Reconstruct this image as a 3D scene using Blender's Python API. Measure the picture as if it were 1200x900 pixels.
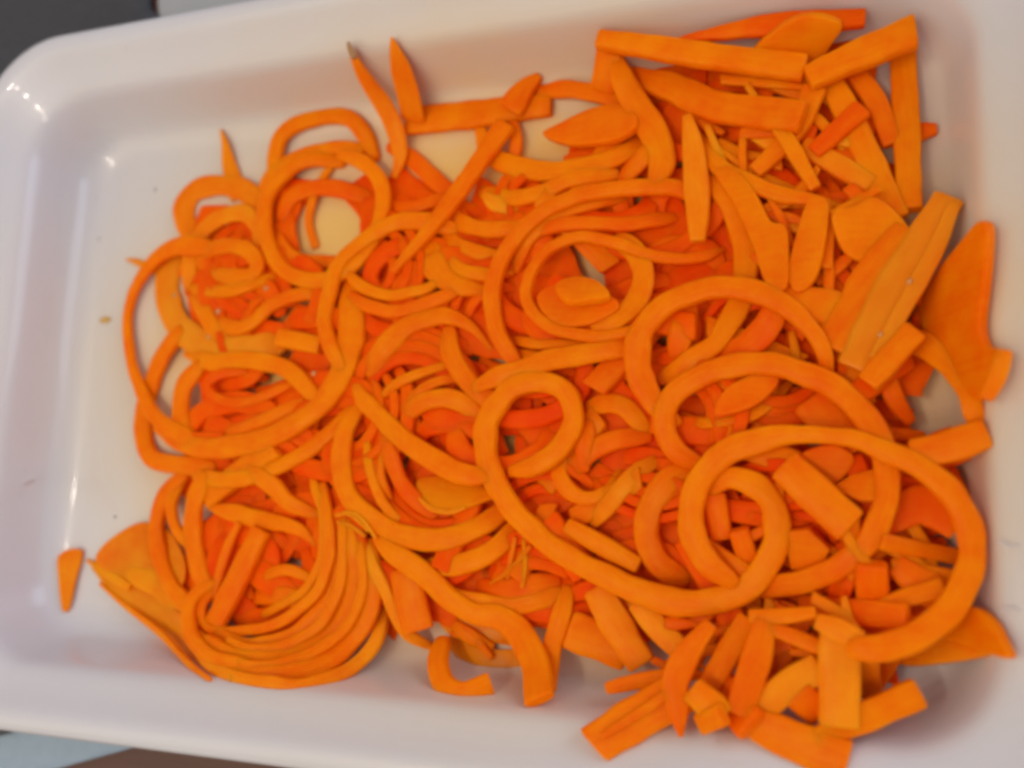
import bpy, bmesh, math, random
import numpy as np
from mathutils import Vector, noise
random.seed(7); np.random.seed(7)
for o in list(bpy.data.objects): bpy.data.objects.remove(o)
sc = bpy.context.scene
COL = sc.collection
MM = 0.001

# ------------------------------------------------------------------ camera
F = 1194.0                                    # focal length in units of the 1200 px wide photograph
def nrm(v): return v / np.linalg.norm(v)
AX = -nrm(np.array([-3120., 72., F])); AY = nrm(np.array([285., -7450., F]))
AY = nrm(AY - AX * np.dot(AX, AY)); AZ = np.cross(AX, AY)
R = np.array([AX, AY, AZ]) * np.array([1, -1, -1])
FW = R @ np.array([0, 0, -1.]); CAM = -FW * 0.30
cd = bpy.data.cameras.new('camera'); cam = bpy.data.objects.new('camera', cd); COL.objects.link(cam)
cd.sensor_width = 36; cd.lens = 36 * F / 1200; cd.clip_start = 0.01; cd.clip_end = 20
from mathutils import Matrix
cam.matrix_world = Matrix([[*R[0], CAM[0]], [*R[1], CAM[1]], [*R[2], CAM[2]], [0, 0, 0, 1]])
cd.dof.use_dof = True; cd.dof.focus_distance = 0.275; cd.dof.aperture_fstop = 6.0
sc.camera = cam
def ray(px, py):
    d = R @ np.array([px - 600., -(py - 450.), -F]); return d
def at(px, py, z=0.0):
    d = ray(px, py); t = (z - CAM[2]) / d[2]; return CAM + t * d

# ------------------------------------------------------------------ world, lamps, exposure
w = bpy.data.worlds.new('World'); sc.world = w; w.use_nodes = True
bg = w.node_tree.nodes['Background']; bg.inputs[0].default_value = (0.88, 0.87, 0.99, 1); bg.inputs[1].default_value = 0.46
def lamp(name, loc, tgt, size, power, col, shape='RECTANGLE', sy=None):
    l = bpy.data.lights.new(name, 'AREA'); l.shape = shape; l.size = size; l.size_y = sy or size
    l.energy = power; l.color = col
    o = bpy.data.objects.new(name, l); COL.objects.link(o); o.location = loc
    o.rotation_euler = (Vector(tgt) - Vector(loc)).to_track_quat('-Z', 'Y').to_euler(); return o
lamp('ceiling_light', (-0.42, -0.36, 0.76), (-0.03, 0, 0), 1.00, 2.85, (1.0, 0.82, 0.46))
lamp('window_light', (0.95, 0.50, 0.42), (-0.08, 0, 0), 0.70, 5.2, (0.72, 0.82, 1.0))
for k, (x, y, e) in enumerate([(-0.52, 0.02, 1.0), (-0.40, -0.09, 1.1), (-0.34, -0.20, 0.9), (-0.20, -0.36, 1.1), (0.00, -0.50, 1.0), (0.08, -0.62, 1.0), (0.30, -0.70, 1.0)]):
    lamp('downlight', (x, y, 1.45), (0, 0, 0), 0.018, e, (1.0, 0.88, 0.74), 'DISK')
sc.view_settings.view_transform = 'Standard'; sc.view_settings.look = 'None'
sc.view_settings.exposure = 0; sc.view_settings.gamma = 1
sc.render.engine = 'CYCLES'
sc.cycles.use_denoising = True; sc.cycles.use_adaptive_sampling = True; sc.cycles.adaptive_threshold = 0.025
sc.cycles.max_bounces = 9; sc.cycles.diffuse_bounces = 8; sc.cycles.glossy_bounces = 3; sc.cycles.transmission_bounces = 6
sc.cycles.caustics_reflective = False; sc.cycles.caustics_refractive = False
sc.cycles.sample_clamp_indirect = 6
sc.cycles.pixel_filter_type = 'BLACKMAN_HARRIS'; sc.cycles.filter_width = 3.7

# ------------------------------------------------------------------ materials
def mat(name):
    m = bpy.data.materials.new(name); m.use_nodes = True
    nt = m.node_tree; return m, nt, nt.nodes['Principled BSDF']
def node(nt, t, **kw):
    n = nt.nodes.new(t)
    for k, v in kw.items(): setattr(n, k, v)
    return n
def carrot(name, c1, c2, sss=0.6, rough=0.42, trans=0.0, bump=0.25, spec=0.035, coat=0.012):
    m, nt, b = mat(name); L = nt.links.new
    tc = node(nt, 'ShaderNodeTexCoord'); oi = node(nt, 'ShaderNodeObjectInfo')
    n1 = node(nt, 'ShaderNodeTexNoise'); n1.inputs['Scale'].default_value = 95; n1.inputs['Detail'].default_value = 5; n1.inputs['Roughness'].default_value = 0.6
    n2 = node(nt, 'ShaderNodeTexNoise'); n2.inputs['Scale'].default_value = 900; n2.inputs['Detail'].default_value = 3
    uvm = node(nt, 'ShaderNodeMapping'); uvm.inputs['Scale'].default_value = (0.12, 1, 1)
    fib = node(nt, 'ShaderNodeTexNoise'); fib.inputs['Scale'].default_value = 900; fib.inputs['Detail'].default_value = 2
    L(tc.outputs['UV'], uvm.inputs[0]); L(uvm.outputs[0], fib.inputs['Vector'])
    L(tc.outputs['Object'], n1.inputs['Vector']); L(tc.outputs['Object'], n2.inputs['Vector'])
    a = node(nt, 'ShaderNodeMath', operation='MULTIPLY_ADD'); L(oi.outputs['Random'], a.inputs[0]); a.inputs[1].default_value = 0.55
    s = node(nt, 'ShaderNodeMath', operation='MULTIPLY_ADD'); L(n1.outputs[0], s.inputs[0]); s.inputs[1].default_value = 2.4; s.inputs[2].default_value = -1.0
    L(s.outputs[0], a.inputs[2]); a.use_clamp = True
    f2 = node(nt, 'ShaderNodeMath', operation='MULTIPLY_ADD'); L(fib.outputs[0], f2.inputs[0]); f2.inputs[1].default_value = 0.8; f2.inputs[2].default_value = -0.4
    f3 = node(nt, 'ShaderNodeMath', operation='ADD', use_clamp=True); L(a.outputs[0], f3.inputs[0]); L(f2.outputs[0], f3.inputs[1])
    mx = node(nt, 'ShaderNodeMix', data_type='RGBA'); L(f3.outputs[0], mx.inputs[0])
    mx.inputs[6].default_value = (*c1, 1); mx.inputs[7].default_value = (*c2, 1); L(mx.outputs[2], b.inputs['Base Color'])
    b.inputs['Subsurface Weight'].default_value = sss; b.inputs['Subsurface Radius'].default_value = (1.0, 0.55, 0.30); b.inputs['Subsurface Scale'].default_value = 0.0035
    b.inputs['Roughness'].default_value = rough; b.inputs['Specular IOR Level'].default_value = spec
    b.inputs['Transmission Weight'].default_value = trans; b.inputs['Coat Weight'].default_value = coat; b.inputs['Coat Roughness'].default_value = 0.2
    bp = node(nt, 'ShaderNodeBump'); bp.inputs['Strength'].default_value = bump; bp.inputs['Distance'].default_value = 0.0003
    ad = node(nt, 'ShaderNodeMath', operation='ADD'); L(n2.outputs[0], ad.inputs[0]); L(fib.outputs[0], ad.inputs[1])
    L(ad.outputs[0], bp.inputs['Height']); L(bp.outputs[0], b.inputs['Normal'])
    return m
M = {}
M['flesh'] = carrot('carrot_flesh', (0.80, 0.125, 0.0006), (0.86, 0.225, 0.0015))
M['deep'] = carrot('carrot_bounce_deep', (0.82, 0.060, 0.0003), (0.87, 0.125, 0.0008), spec=0.03, coat=0)  # redder copy for buried pieces: interreflection in the gaps put into the colour
M['mid'] = carrot('carrot_bounce_mid', (0.81, 0.090, 0.0005), (0.86, 0.175, 0.0012))  # halfway tone: red bounce among lower pieces painted into the colour
M['straw'] = carrot('carrot_straw', (0.80, 0.190, 0.002), (0.86, 0.270, 0.008), rough=0.3, trans=0.04, coat=0.05)
M['pale'] = carrot('carrot_pale', (0.82, 0.165, 0.0015), (0.88, 0.275, 0.006))
M['wet'] = carrot('carrot_wet_translucent', (0.87, 0.17, 0.002), (0.93, 0.28, 0.008), sss=0.7, rough=0.25, trans=0.06)
m, nt, b = mat('white_tray_plastic'); M['tray'] = m
tn = node(nt, 'ShaderNodeTexNoise'); tn.inputs['Scale'].default_value = 14; tn.inputs['Detail'].default_value = 4
tc = node(nt, 'ShaderNodeTexCoord'); nt.links.new(tc.outputs['Object'], tn.inputs['Vector'])
mx = node(nt, 'ShaderNodeMix', data_type='RGBA'); nt.links.new(tn.outputs[0], mx.inputs[0])
mx.inputs[6].default_value = (0.58, 0.565, 0.58, 1); mx.inputs[7].default_value = (0.63, 0.615, 0.63, 1)
sp = node(nt, 'ShaderNodeTexNoise'); sp.inputs['Scale'].default_value = 160; sp.inputs['Detail'].default_value = 3
nt.links.new(tc.outputs['Object'], sp.inputs['Vector'])
rp = node(nt, 'ShaderNodeMapRange'); rp.inputs[1].default_value = 0.715; rp.inputs[2].default_value = 0.78; rp.inputs[4].default_value = 0.35
nt.links.new(sp.outputs[0], rp.inputs[0])
mx2 = node(nt, 'ShaderNodeMix', data_type='RGBA'); nt.links.new(rp.outputs[0], mx2.inputs[0]); nt.links.new(mx.outputs[2], mx2.inputs[6])
mx2.inputs[7].default_value = (0.42, 0.38, 0.36, 1)
sepx = node(nt, 'ShaderNodeMapping'); sepx.inputs['Location'].default_value = (0.01, -0.075, 0.0); sepx.inputs['Scale'].default_value = (1 / 0.19, 1 / 0.125, 6)  # warm glow from the carrots painted into the tray colour around the heap
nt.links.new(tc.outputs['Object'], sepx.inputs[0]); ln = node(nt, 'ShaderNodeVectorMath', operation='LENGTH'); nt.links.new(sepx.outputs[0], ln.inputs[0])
glow_r = node(nt, 'ShaderNodeMapRange', interpolation_type='SMOOTHSTEP'); glow_r.inputs[1].default_value = 1.10; glow_r.inputs[2].default_value = 0.40; nt.links.new(ln.outputs['Value'], glow_r.inputs[0])
glow_n = node(nt, 'ShaderNodeTexNoise'); glow_n.inputs['Scale'].default_value = 38; glow_n.inputs['Detail'].default_value = 5; nt.links.new(tc.outputs['Object'], glow_n.inputs['Vector'])
glow_m = node(nt, 'ShaderNodeMath', operation='MULTIPLY_ADD'); nt.links.new(glow_n.outputs[0], glow_m.inputs[0]); glow_m.inputs[1].default_value = 0.8; glow_m.inputs[2].default_value = 0.60
glow_f = node(nt, 'ShaderNodeMath', operation='MULTIPLY', use_clamp=True); nt.links.new(glow_r.outputs[0], glow_f.inputs[0]); nt.links.new(glow_m.outputs[0], glow_f.inputs[1])
mx3 = node(nt, 'ShaderNodeMix', data_type='RGBA'); nt.links.new(glow_f.outputs[0], mx3.inputs[0]); nt.links.new(mx2.outputs[2], mx3.inputs[6]); 
glow_c = node(nt, 'ShaderNodeMapRange', interpolation_type='SMOOTHSTEP'); glow_c.inputs[1].default_value = 0.92; glow_c.inputs[2].default_value = 0.45; nt.links.new(ln.outputs['Value'], glow_c.inputs[0])
glow_x = node(nt, 'ShaderNodeMix', data_type='RGBA'); nt.links.new(glow_c.outputs[0], glow_x.inputs[0]); glow_x.inputs[6].default_value = (0.67, 0.52, 0.30, 1); glow_x.inputs[7].default_value = (0.76, 0.46, 0.11, 1)
nt.links.new(glow_x.outputs[2], mx3.inputs[7])
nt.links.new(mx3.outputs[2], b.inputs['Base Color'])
b.inputs['Subsurface Weight'].default_value = 0.25; b.inputs['Subsurface Radius'].default_value = (1, 0.9, 0.8); b.inputs['Subsurface Scale'].default_value = 0.004
b.inputs['Roughness'].default_value = 0.38; b.inputs['Specular IOR Level'].default_value = 0.4
b.inputs['Coat Weight'].default_value = 0.40; b.inputs['Coat Roughness'].default_value = 0.07
bp = node(nt, 'ShaderNodeBump'); bp.inputs['Strength'].default_value = 0.12; bp.inputs['Distance'].default_value = 0.0006
bn = node(nt, 'ShaderNodeTexNoise'); bn.inputs['Scale'].default_value = 60; bn.inputs['Detail'].default_value = 4
nt.links.new(tc.outputs['Object'], bn.inputs['Vector']); nt.links.new(bn.outputs[0], bp.inputs['Height']); nt.links.new(bp.outputs[0], b.inputs['Normal'])
def plain(name, c1, c2, scale, rough, stretch=(1, 1, 1), trans=0, bump=0.2):
    m, nt, b = mat(name)
    tc = node(nt, 'ShaderNodeTexCoord'); mp = node(nt, 'ShaderNodeMapping'); mp.inputs['Scale'].default_value = stretch
    n = node(nt, 'ShaderNodeTexNoise'); n.inputs['Scale'].default_value = scale; n.inputs['Detail'].default_value = 6
    nt.links.new(tc.outputs['Object'], mp.inputs[0]); nt.links.new(mp.outputs[0], n.inputs['Vector'])
    x = node(nt, 'ShaderNodeMix', data_type='RGBA'); nt.links.new(n.outputs[0], x.inputs[0])
    x.inputs[6].default_value = (*c1, 1); x.inputs[7].default_value = (*c2, 1); nt.links.new(x.outputs[2], b.inputs['Base Color'])
    bb = node(nt, 'ShaderNodeBump'); bb.inputs['Strength'].default_value = bump; bb.inputs['Distance'].default_value = 0.0005
    nt.links.new(n.outputs[0], bb.inputs['Height']); nt.links.new(bb.outputs[0], b.inputs['Normal'])
    b.inputs['Roughness'].default_value = rough; b.inputs['Transmission Weight'].default_value = trans
    M[name] = m; return m
plain('brown_wood', (0.070, 0.026, 0.017), (0.13, 0.055, 0.038), 18, 0.6, (1, 12, 1))
plain('dark_cloth', (0.035, 0.036, 0.040), (0.060, 0.060, 0.066), 400, 0.9, bump=0.6)
plain('blue_grey_cloth', (0.27, 0.36, 0.45), (0.34, 0.43, 0.52), 300, 0.85, bump=0.5)
plain('grey_paper', (0.33, 0.34, 0.34), (0.38, 0.39, 0.39), 60, 0.8)
plain('black_plastic', (0.02, 0.022, 0.028), (0.03, 0.03, 0.036), 60, 0.5)
plain('speck_brown', (0.10, 0.085, 0.07), (0.17, 0.14, 0.12), 900, 0.8)
plain('dried_brown', (0.30, 0.14, 0.05), (0.42, 0.22, 0.08), 900, 0.8)
plain('crumb_yellow', (0.50, 0.27, 0.03), (0.62, 0.38, 0.08), 900, 0.7)
plain('thin_line_grey', (0.54, 0.49, 0.48), (0.60, 0.55, 0.54), 900, 0.8)
m, nt, b = mat('water'); M['water'] = m
b.inputs['Transmission Weight'].default_value = 0.4; b.inputs['Roughness'].default_value = 0.04; b.inputs['IOR'].default_value = 1.33; b.inputs['Base Color'].default_value = (0.92, 0.42, 0.10, 1); b.inputs['Coat Weight'].default_value = 1

def tag(o, label=None, cat=None, group=None, kind=None):
    if label: o['label'] = label
    if cat: o['category'] = cat
    if group: o['group'] = group
    if kind: o['kind'] = kind
    return o
def mesh_obj(name, verts, faces, material, uvs=None, smooth=True, parent=None):
    me = bpy.data.meshes.new(name); me.from_pydata([tuple(v) for v in verts], [], faces)
    if smooth: me.polygons.foreach_set('use_smooth', [True] * len(me.polygons))
    if uvs is not None:
        uv = me.uv_layers.new(name='UVMap')
        li = np.empty(len(me.loops), dtype=np.int32); me.loops.foreach_get('vertex_index', li)
        uv.data.foreach_set('uv', np.asarray(uvs, dtype=np.float32)[li].ravel())
    me.materials.append(material); me.update()
    o = bpy.data.objects.new(name, me); COL.objects.link(o)
    if parent: o.parent = parent
    return o

# ------------------------------------------------------------------ the tray
TC = np.array([-0.0235, 0.0055]); HX, HY = 0.1435, 0.0885
PROF = [(-88, 0), (-60, 0), (-40, 0), (-22, 0), (-12, 0.0), (-9.0, 0.2), (-6.6, 0.7), (-4.2, 1.6), (-2.3, 2.9), (-0.8, 4.7), (0.4, 7.0), (2.0, 11.5), (3.5, 16), (4.7, 19.5), (5.5, 21.4), (6.5, 22.9), (7.9, 24.2), (9.8, 25.3),
        (12, 26.6), (14.5, 28.2), (16.6, 29.9), (18.0, 30.9), (19.2, 31.5), (20.5, 31.8), (21.8, 31.9), (22.8, 31.8)]
LIP = [(22.8, 31.8), (23.6, 31.6), (24.3, 31.1), (24.9, 30.2), (25.2, 29.0), (25.4, 27.5), (25.6, 25.0), (25.0, 24.8), (24.4, 25.0), (24.0, 27.5), (23.4, 29.6), (22.4, 30.4)]
UNDER = [(22.4, 30.4), (20.0, 29.8), (17, 27.8), (12, 24.6), (9, 23.6), (7.2, 21.0), (4.4, 12), (3.0, 7.2), (2.0, 3.5), (0.3, 0.6), (-2.4, -1.2), (-6, -1.9), (-88, -1.9)]
def rr_loop(d, z, NC=20, NX=26, NY=16):
    hx, hy = HX + d * MM, HY + d * MM; r = max(0.0005, 0.019 + (0.62 if d > 0 else 0.9) * d * MM)
    r = min(r, hy * 0.99)
    pts = []
    cs = [(hx - r, hy - r, 0), (-(hx - r), hy - r, 90), (-(hx - r), -(hy - r), 180), (hx - r, -(hy - r), 270)]
    for k in range(4):
        cx, cy, a0 = cs[k]
        for i in range(NC + 1):
            a = math.radians(a0 + 90 * i / NC); pts.append((cx + r * math.cos(a), cy + r * math.sin(a)))
        nx, ny, a1 = cs[(k + 1) % 4]; a = math.radians(a1)
        e = (nx + r * math.cos(a), ny + r * math.sin(a)); s = pts[-1]; n = NX if k % 2 == 0 else NY
        for i in range(1, n): pts.append((s[0] + (e[0] - s[0]) * i / n, s[1] + (e[1] - s[1]) * i / n))
    return [(TC[0] + x, TC[1] + y, z * MM) for x, y in pts]
def loft(name, prof, material, close_center=None, parent=None):
    V, Fc = [], []; n = None
    for d, z in prof:
        l = rr_loop(d, z); n = len(l); V += l
    for k in range(len(prof) - 1):
        for i in range(n):
            j = (i + 1) % n; Fc.append((k * n + i, k * n + j, (k + 1) * n + j, (k + 1) * n + i))
    if close_center == 'first': Fc.append(tuple(range(n))[::-1])
    if close_center == 'last': Fc.append(tuple(range((len(prof) - 1) * n, len(prof) * n)))
    return mesh_obj(name, V, Fc, material, parent=parent)
tray = bpy.data.objects.new('serving_tray', None); COL.objects.link(tray); tray.location = (0, 0, 0)
tag(tray, 'white glossy plastic tray with rounded corners holding the cut carrots', 'tray')
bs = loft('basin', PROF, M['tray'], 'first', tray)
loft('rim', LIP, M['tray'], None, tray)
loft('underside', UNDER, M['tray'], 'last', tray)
TD = np.array([p[0] for p in PROF] + [24.5, 26, 60]); TZ = np.array([p[1] for p in PROF] + [33.8, -2, -2.0])
def tray_h(x, y):
    qx = np.abs(x - TC[0]); qy = np.abs(y - TC[1]); r = 0.019
    ax = qx - (HX - r); ay = qy - (HY - r)
    d = np.hypot(np.maximum(ax, 0), np.maximum(ay, 0)) + np.minimum(np.maximum(ax, ay), 0) - r
    return np.interp(d / MM, TD, TZ) * MM

# ------------------------------------------------------------------ what shows past the tray
TBL = -0.0021
def sheet(name, poly, z, th, material, label=None, cat=None, kind=None, wav=0.0):
    bm = bmesh.new(); vs = [bm.verts.new((p[0], p[1], z)) for p in poly]; f = bm.faces.new(vs)
    if f.normal.z < 0: f.normal_flip()
    g = bmesh.ops.extrude_face_region(bm, geom=[f])
    bmesh.ops.translate(bm, verts=[v for v in g['geom'] if isinstance(v, bmesh.types.BMVert)], vec=(0, 0, th))
    bmesh.ops.recalc_face_normals(bm, faces=bm.faces)
    xs = [p[0] for p in poly]; ys = [p[1] for p in poly]
    if wav:
        for ax, arr in ((0, xs), (1, ys)):
            for k in np.arange(min(arr) + .006, max(arr), .008):
                co = [0, 0, 0]; no = [0, 0, 0]; co[ax] = k; no[ax] = 1
                bmesh.ops.bisect_plane(bm, geom=bm.verts[:] + bm.edges[:] + bm.faces[:], plane_co=co, plane_no=no)
        for v in bm.verts:
            v.co.z += wav * max(0, noise.noise(Vector((v.co.x * 28, v.co.y * 28, 3)))+.25)
    me = bpy.data.meshes.new(name); bm.to_mesh(me); bm.free(); me.materials.append(material)
    if wav: me.polygons.foreach_set('use_smooth', [True] * len(me.polygons))
    o = bpy.data.objects.new(name, me); COL.objects.link(o); tag(o, label, cat, None, kind); return o
sheet('table_top', [(-0.8, -0.6), (0.7, -0.6), (0.7, 0.6), (-0.8, 0.6)], TBL - 0.03, 0.0299, M['brown_wood'], kind='structure')
q = lambda x, y, z=TBL: tuple(at(x, y, z)[:2])
sheet('dark_cloth', [q(-260, 330), q(-330, -160), q(168, -170), q(181, 14), (-0.10, 0.105), (-0.23, 0.105)], TBL, 0.0016, M['dark_cloth'], 'dark grey cloth lying flat behind the upper left corner of the tray', 'cloth', wav=0.003)
sheet('grey_card', [q(184, -120), q(420, -150), q(420, 60), q(190, 60)], TBL, 0.0012, M['grey_paper'], 'pale grey card beside the dark cloth behind the tray', 'card')
sheet('blue_cloth', [q(-200, 846), q(20, 840), q(175, 850), q(185, 868), q(60, 903), q(-40, 932), q(-220, 1000)], TBL, 0.0014, M['blue_grey_cloth'], 'blue grey cloth corner poking out under the lower left of the tray', 'cloth', wav=0.0012)
sheet('black_strap', [q(-120, 838, 0.004), q(10, 846, 0.004), q(17, 855, 0.004), q(2, 862, 0.004), q(-120, 868, 0.004)], 0.0015, 0.003, M['black_plastic'], 'small black strap end under the lower left edge of the tray', 'strap')

# ------------------------------------------------------------------ heap builder: each piece settles on what is already below it
GX0, GY0, GS = -0.24, -0.17, 0.0006; GNX, GNY = 760, 570
gx = GX0 + GS * (np.arange(GNX) + .5); gy = GY0 + GS * (np.arange(GNY) + .5)
H = tray_h(gx[:, None], gy[None, :]).astype(np.float64)
def px_size(px, py, z=0.012):
    return float(np.dot(at(px, py, z) - CAM, FW)) / F
def catmull(P, step):
    P = np.array(P, float); n = len(P)
    if n == 2:
        k = max(2, int(np.linalg.norm(P[1, :2] - P[0, :2]) / step)); t = np.linspace(0, 1, k + 1)[:, None]; return P[0] * (1 - t) + P[1] * t
    Q = np.vstack([2 * P[0] - P[1], P, 2 * P[-1] - P[-2]]); out = []
    for i in range(1, n):
        p0, p1, p2, p3 = Q[i - 1], Q[i], Q[i + 1], Q[i + 2]
        k = max(2, int(np.linalg.norm(p2[:2] - p1[:2]) / step)); t = (np.arange(k) / k)[:, None]
        out.append(0.5 * ((2 * p1) + (-p0 + p2) * t + (2 * p0 - 5 * p1 + 4 * p2 - p3) * t ** 2 + (-p0 + 3 * p1 - 3 * p2 + p3) * t ** 3))
    return np.vstack(out + [P[-1:]])
def gsmooth(z, s, sig):
    ds = max(1e-6, (s[-1] - s[0]) / max(1, len(s) - 1)); k = max(1, int(2.5 * sig / ds)); xk = np.arange(-k, k + 1) * ds
    g = np.exp(-xk ** 2 / (2 * sig * sig)); g /= g.sum()
    zp = np.concatenate([2 * z[0] - z[1:k + 1][::-1] if len(z) > k else np.full(k, z[0]), z, 2 * z[-1] - z[-k - 1:-1][::-1] if len(z) > k else np.full(k, z[-1])])
    return np.convolve(zp, g, 'valid')
def sample_max(x, y, r):
    i0 = max(0, int((x - r - GX0) / GS)); i1 = min(GNX, int((x + r - GX0) / GS) + 2)
    j0 = max(0, int((y - r - GY0) / GS)); j1 = min(GNY, int((y + r - GY0) / GS) + 2)
    if i0 >= i1 or j0 >= j1: return 0.0
    s = H[i0:i1, j0:j1]; return float(0.6 * np.percentile(s, 92) + 0.4 * s.mean())
def stamp(xs, ys, zt, rs):
    for x, y, z, r in zip(xs, ys, zt, rs):
        i0 = max(0, int((x - r - GX0) / GS)); i1 = min(GNX, int((x + r - GX0) / GS) + 2)
        j0 = max(0, int((y - r - GY0) / GS)); j1 = min(GNY, int((y + r - GY0) / GS) + 2)
        if i0 >= i1 or j0 >= j1: continue
        dx = gx[i0:i1, None] - x; dy = gy[None, j0:j1] - y; mk = dx * dx + dy * dy <= r * r
        sub = H[i0:i1, j0:j1]; sub[mk] = np.maximum(sub[mk], z)
PXM = 0.00025
PIECES = []
SQUASH = 0.20; WK = 1.02
def settle(P, w, t, stiff, dz=0.0, rev=False, rigid=False):
    """P: pixel samples (n,2); returns world centre line."""
    n = len(P); z = np.full(n, 0.012); W = np.zeros((n, 3))
    for it in range(3):
        for i in range(n): W[i] = at(P[i, 0], P[i, 1], z[i])
        s = np.concatenate([[0], np.cumsum(np.linalg.norm(np.diff(W[:, :2], axis=0), axis=1))])
        req = np.array([sample_max(W[i, 0], W[i, 1], max(0.0006, w[i] * 0.32)) for i in range(n)]) + t * (0.5 - SQUASH)
        # a piece that crosses itself climbs over its own earlier run
        order = range(n) if not rev else range(n - 1, -1, -1)
        if s[-1] > 0.03 and n > 12:
            D = np.hypot(W[:, None, 0] - W[None, :, 0], W[:, None, 1] - W[None, :, 1]); S = np.abs(s[:, None] - s[None, :])
            X = (D < (w[:, None] + w[None, :]) * 0.42) & (S > 0.02)
        else: X = None
        zz = req.copy()
        for rep in range(5):
            if X is not None and rep in (0, 2, 4):
                for i in (order):
                    js = np.nonzero(X[i])[0]; js = js[js > i] if rev else js[js < i]
                    if len(js): zz[i] = max(zz[i], zz[js].max() + t * 0.72)
            if rigid:
                A = np.vstack([s, np.ones(n)]).T; c = np.linalg.lstsq(A, zz, rcond=None)[0]; l = A @ c
                l += np.percentile(req - l, 85) if rep == 4 else 0; zz = l if rep == 4 else np.maximum(l, zz)
            else:
                g = gsmooth(zz, s, stiff); zz = g + (max(0, np.percentile(req - g, 85)) * 0.8 if stiff > 0.0105 else 0) if rep == 4 else np.maximum(g, zz - t * 0.1)
        z = zz + dz
    for i in range(n): W[i] = at(P[i, 0], P[i, 1], z[i])
    return W, s
def piece(name, label, cat, pts, w=None, t=None, m='flesh', p=3.8, stiff=6.5, roll=0, twist=0, e0='cut', e1='cut', c0=0, c1=0, dz=0.0, rev=False, rigid=False, group=None, rough=1.0, arch=0.0):
    Q = [(a[0], a[1], a[2] if len(a) > 2 else w) for a in pts]
    S = catmull(Q, 4.2); P = S[:, :2].copy(); sw = random.random() * 90
    if len(P) > 10 and name == 'carrot_noodle':
        for i in range(len(P)):
            P[i, 0] += 2.6 * noise.noise(Vector((i * .11, sw, 1))); P[i, 1] += 2.6 * noise.noise(Vector((i * .11, sw, 5)))
    wd = S[:, 2] * np.array([px_size(*c) for c in P]) * WK
    n = len(P)
    if e0 == 'taper' or e1 == 'taper':
        for i in range(n):
            for e, j in ((e0, i), (e1, n - 1 - i)):
                if e == 'taper' and j < 5: wd[i] *= 0.70 + 0.30 * math.sin(j / 5 * math.pi / 2)
    tt = t * MM * (0.86 if name == 'carrot_noodle' else 1) if t else float(np.clip(np.median(wd) * 0.54, 0.0009, 0.0040))
    W, s = settle(P, wd, tt, stiff * MM, dz * MM, rev, rigid)
    for i in range(n):
        for e, j in ((e0, i), (e1, n - 1 - i)):
            if e == 'taper' and j < 8: W[i, 2] = max(W[i, 2] - 0.0022 * (1 - j / 8) ** 1.5, tray_h(W[i, 0], W[i, 1]) + tt * .3)
    if arch: W[:, 2] += arch * MM * np.sin(np.pi * s / s[-1])
    seed = random.random() * 100
    T = np.gradient(W, axis=0); T /= np.linalg.norm(T, axis=1)[:, None] + 1e-12
    NS = 14; V = []; U = []; Fc = []
    ang = [2 * math.pi * (k + .5) / NS for k in range(NS)]
    cs = [(math.copysign(abs(math.cos(a)) ** (2 / p), math.cos(a)), math.copysign(abs(math.sin(a)) ** (2 / p), math.sin(a))) for a in ang]
    L = s[-1]; rows = []
    def row(i, scale=1.0, push=0.0, cut=0.0):
        Tv = Vector(T[i]); up = Vector((0, 0, 1)); up = (up - Tv * up.dot(Tv)).normalized(); sd = Tv.cross(up)
        a = math.radians(roll + twist * (s[i] / L - 0.5) + 13 * rough * noise.noise(Vector((s[i] * 45, seed, 1))))
        u2 = up * math.cos(a) + sd * math.sin(a); s2 = sd * math.cos(a) - up * math.sin(a)
        ww = wd[i] / 2 * scale * (1 + 0.13 * rough * noise.noise(Vector((s[i] * 160, seed, 2))))
        th = tt / 2 * scale * (1 + 0.10 * rough * noise.noise(Vector((s[i] * 110, seed, 5)))); th = min(th, ww * 1.15)
        base = len(V); c = Vector(W[i]) + Tv * push
        for k, (ca, sa) in enumerate(cs):
            j = 0.035 * rough * noise.noise(Vector((s[i] * 300, seed + k * 3.1, 7)))
            V.append(c + s2 * ca * ww * (1 + j) + u2 * sa * th * (1 + j) + Tv * (cut * ca * ww)); U.append((s[i] * 1.0, 0.004 * ca + 0.002 * k / NS + seed))
        rows.append(base)
    b = min(0.0004, tt * 0.14)
    if e0 == 'cut': row(0, 0.86, -b, c0)
    elif e0 in ('round', 'taper'):
        for q_, ps in ((0.45, 0.24), (0.75, 0.16), (0.93, 0.08)): row(0, q_, -ps * wd[0] * 1.3)
    row(0, 1, 0, c0 if e0 == 'cut' else 0)
    for i in range(1, n - 1): row(i)
    row(n - 1, 1, 0, c1 if e1 == 'cut' else 0)
    if e1 == 'cut': row(n - 1, 0.86, b, c1)
    elif e1 in ('round', 'taper'):
        for q_, ps in ((0.93, 0.08), (0.75, 0.16), (0.45, 0.24)): row(n - 1, q_, ps * wd[-1] * 1.3)
    for a_, b_ in zip(rows[:-1], rows[1:]):
        for k in range(NS):
            l = (k + 1) % NS; Fc.append((a_ + k, b_ + k, b_ + l, a_ + l))
    Fc.append(tuple(range(rows[0], rows[0] + NS))); Fc.append(tuple(range(rows[-1], rows[-1] + NS))[::-1])
    org = Vector(W[0]); o = mesh_obj(name, [v - org for v in V], Fc, M[m], U); o.location = org
    bmx = bmesh.new(); bmx.from_mesh(o.data); bmesh.ops.recalc_face_normals(bmx, faces=bmx.faces); bmx.to_mesh(o.data); bmx.free()
    if p > 3.5 and hasattr(o.data, 'set_sharp_from_angle'): o.data.set_sharp_from_angle(angle=math.radians(38))
    tag(o, label, cat, group)
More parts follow.
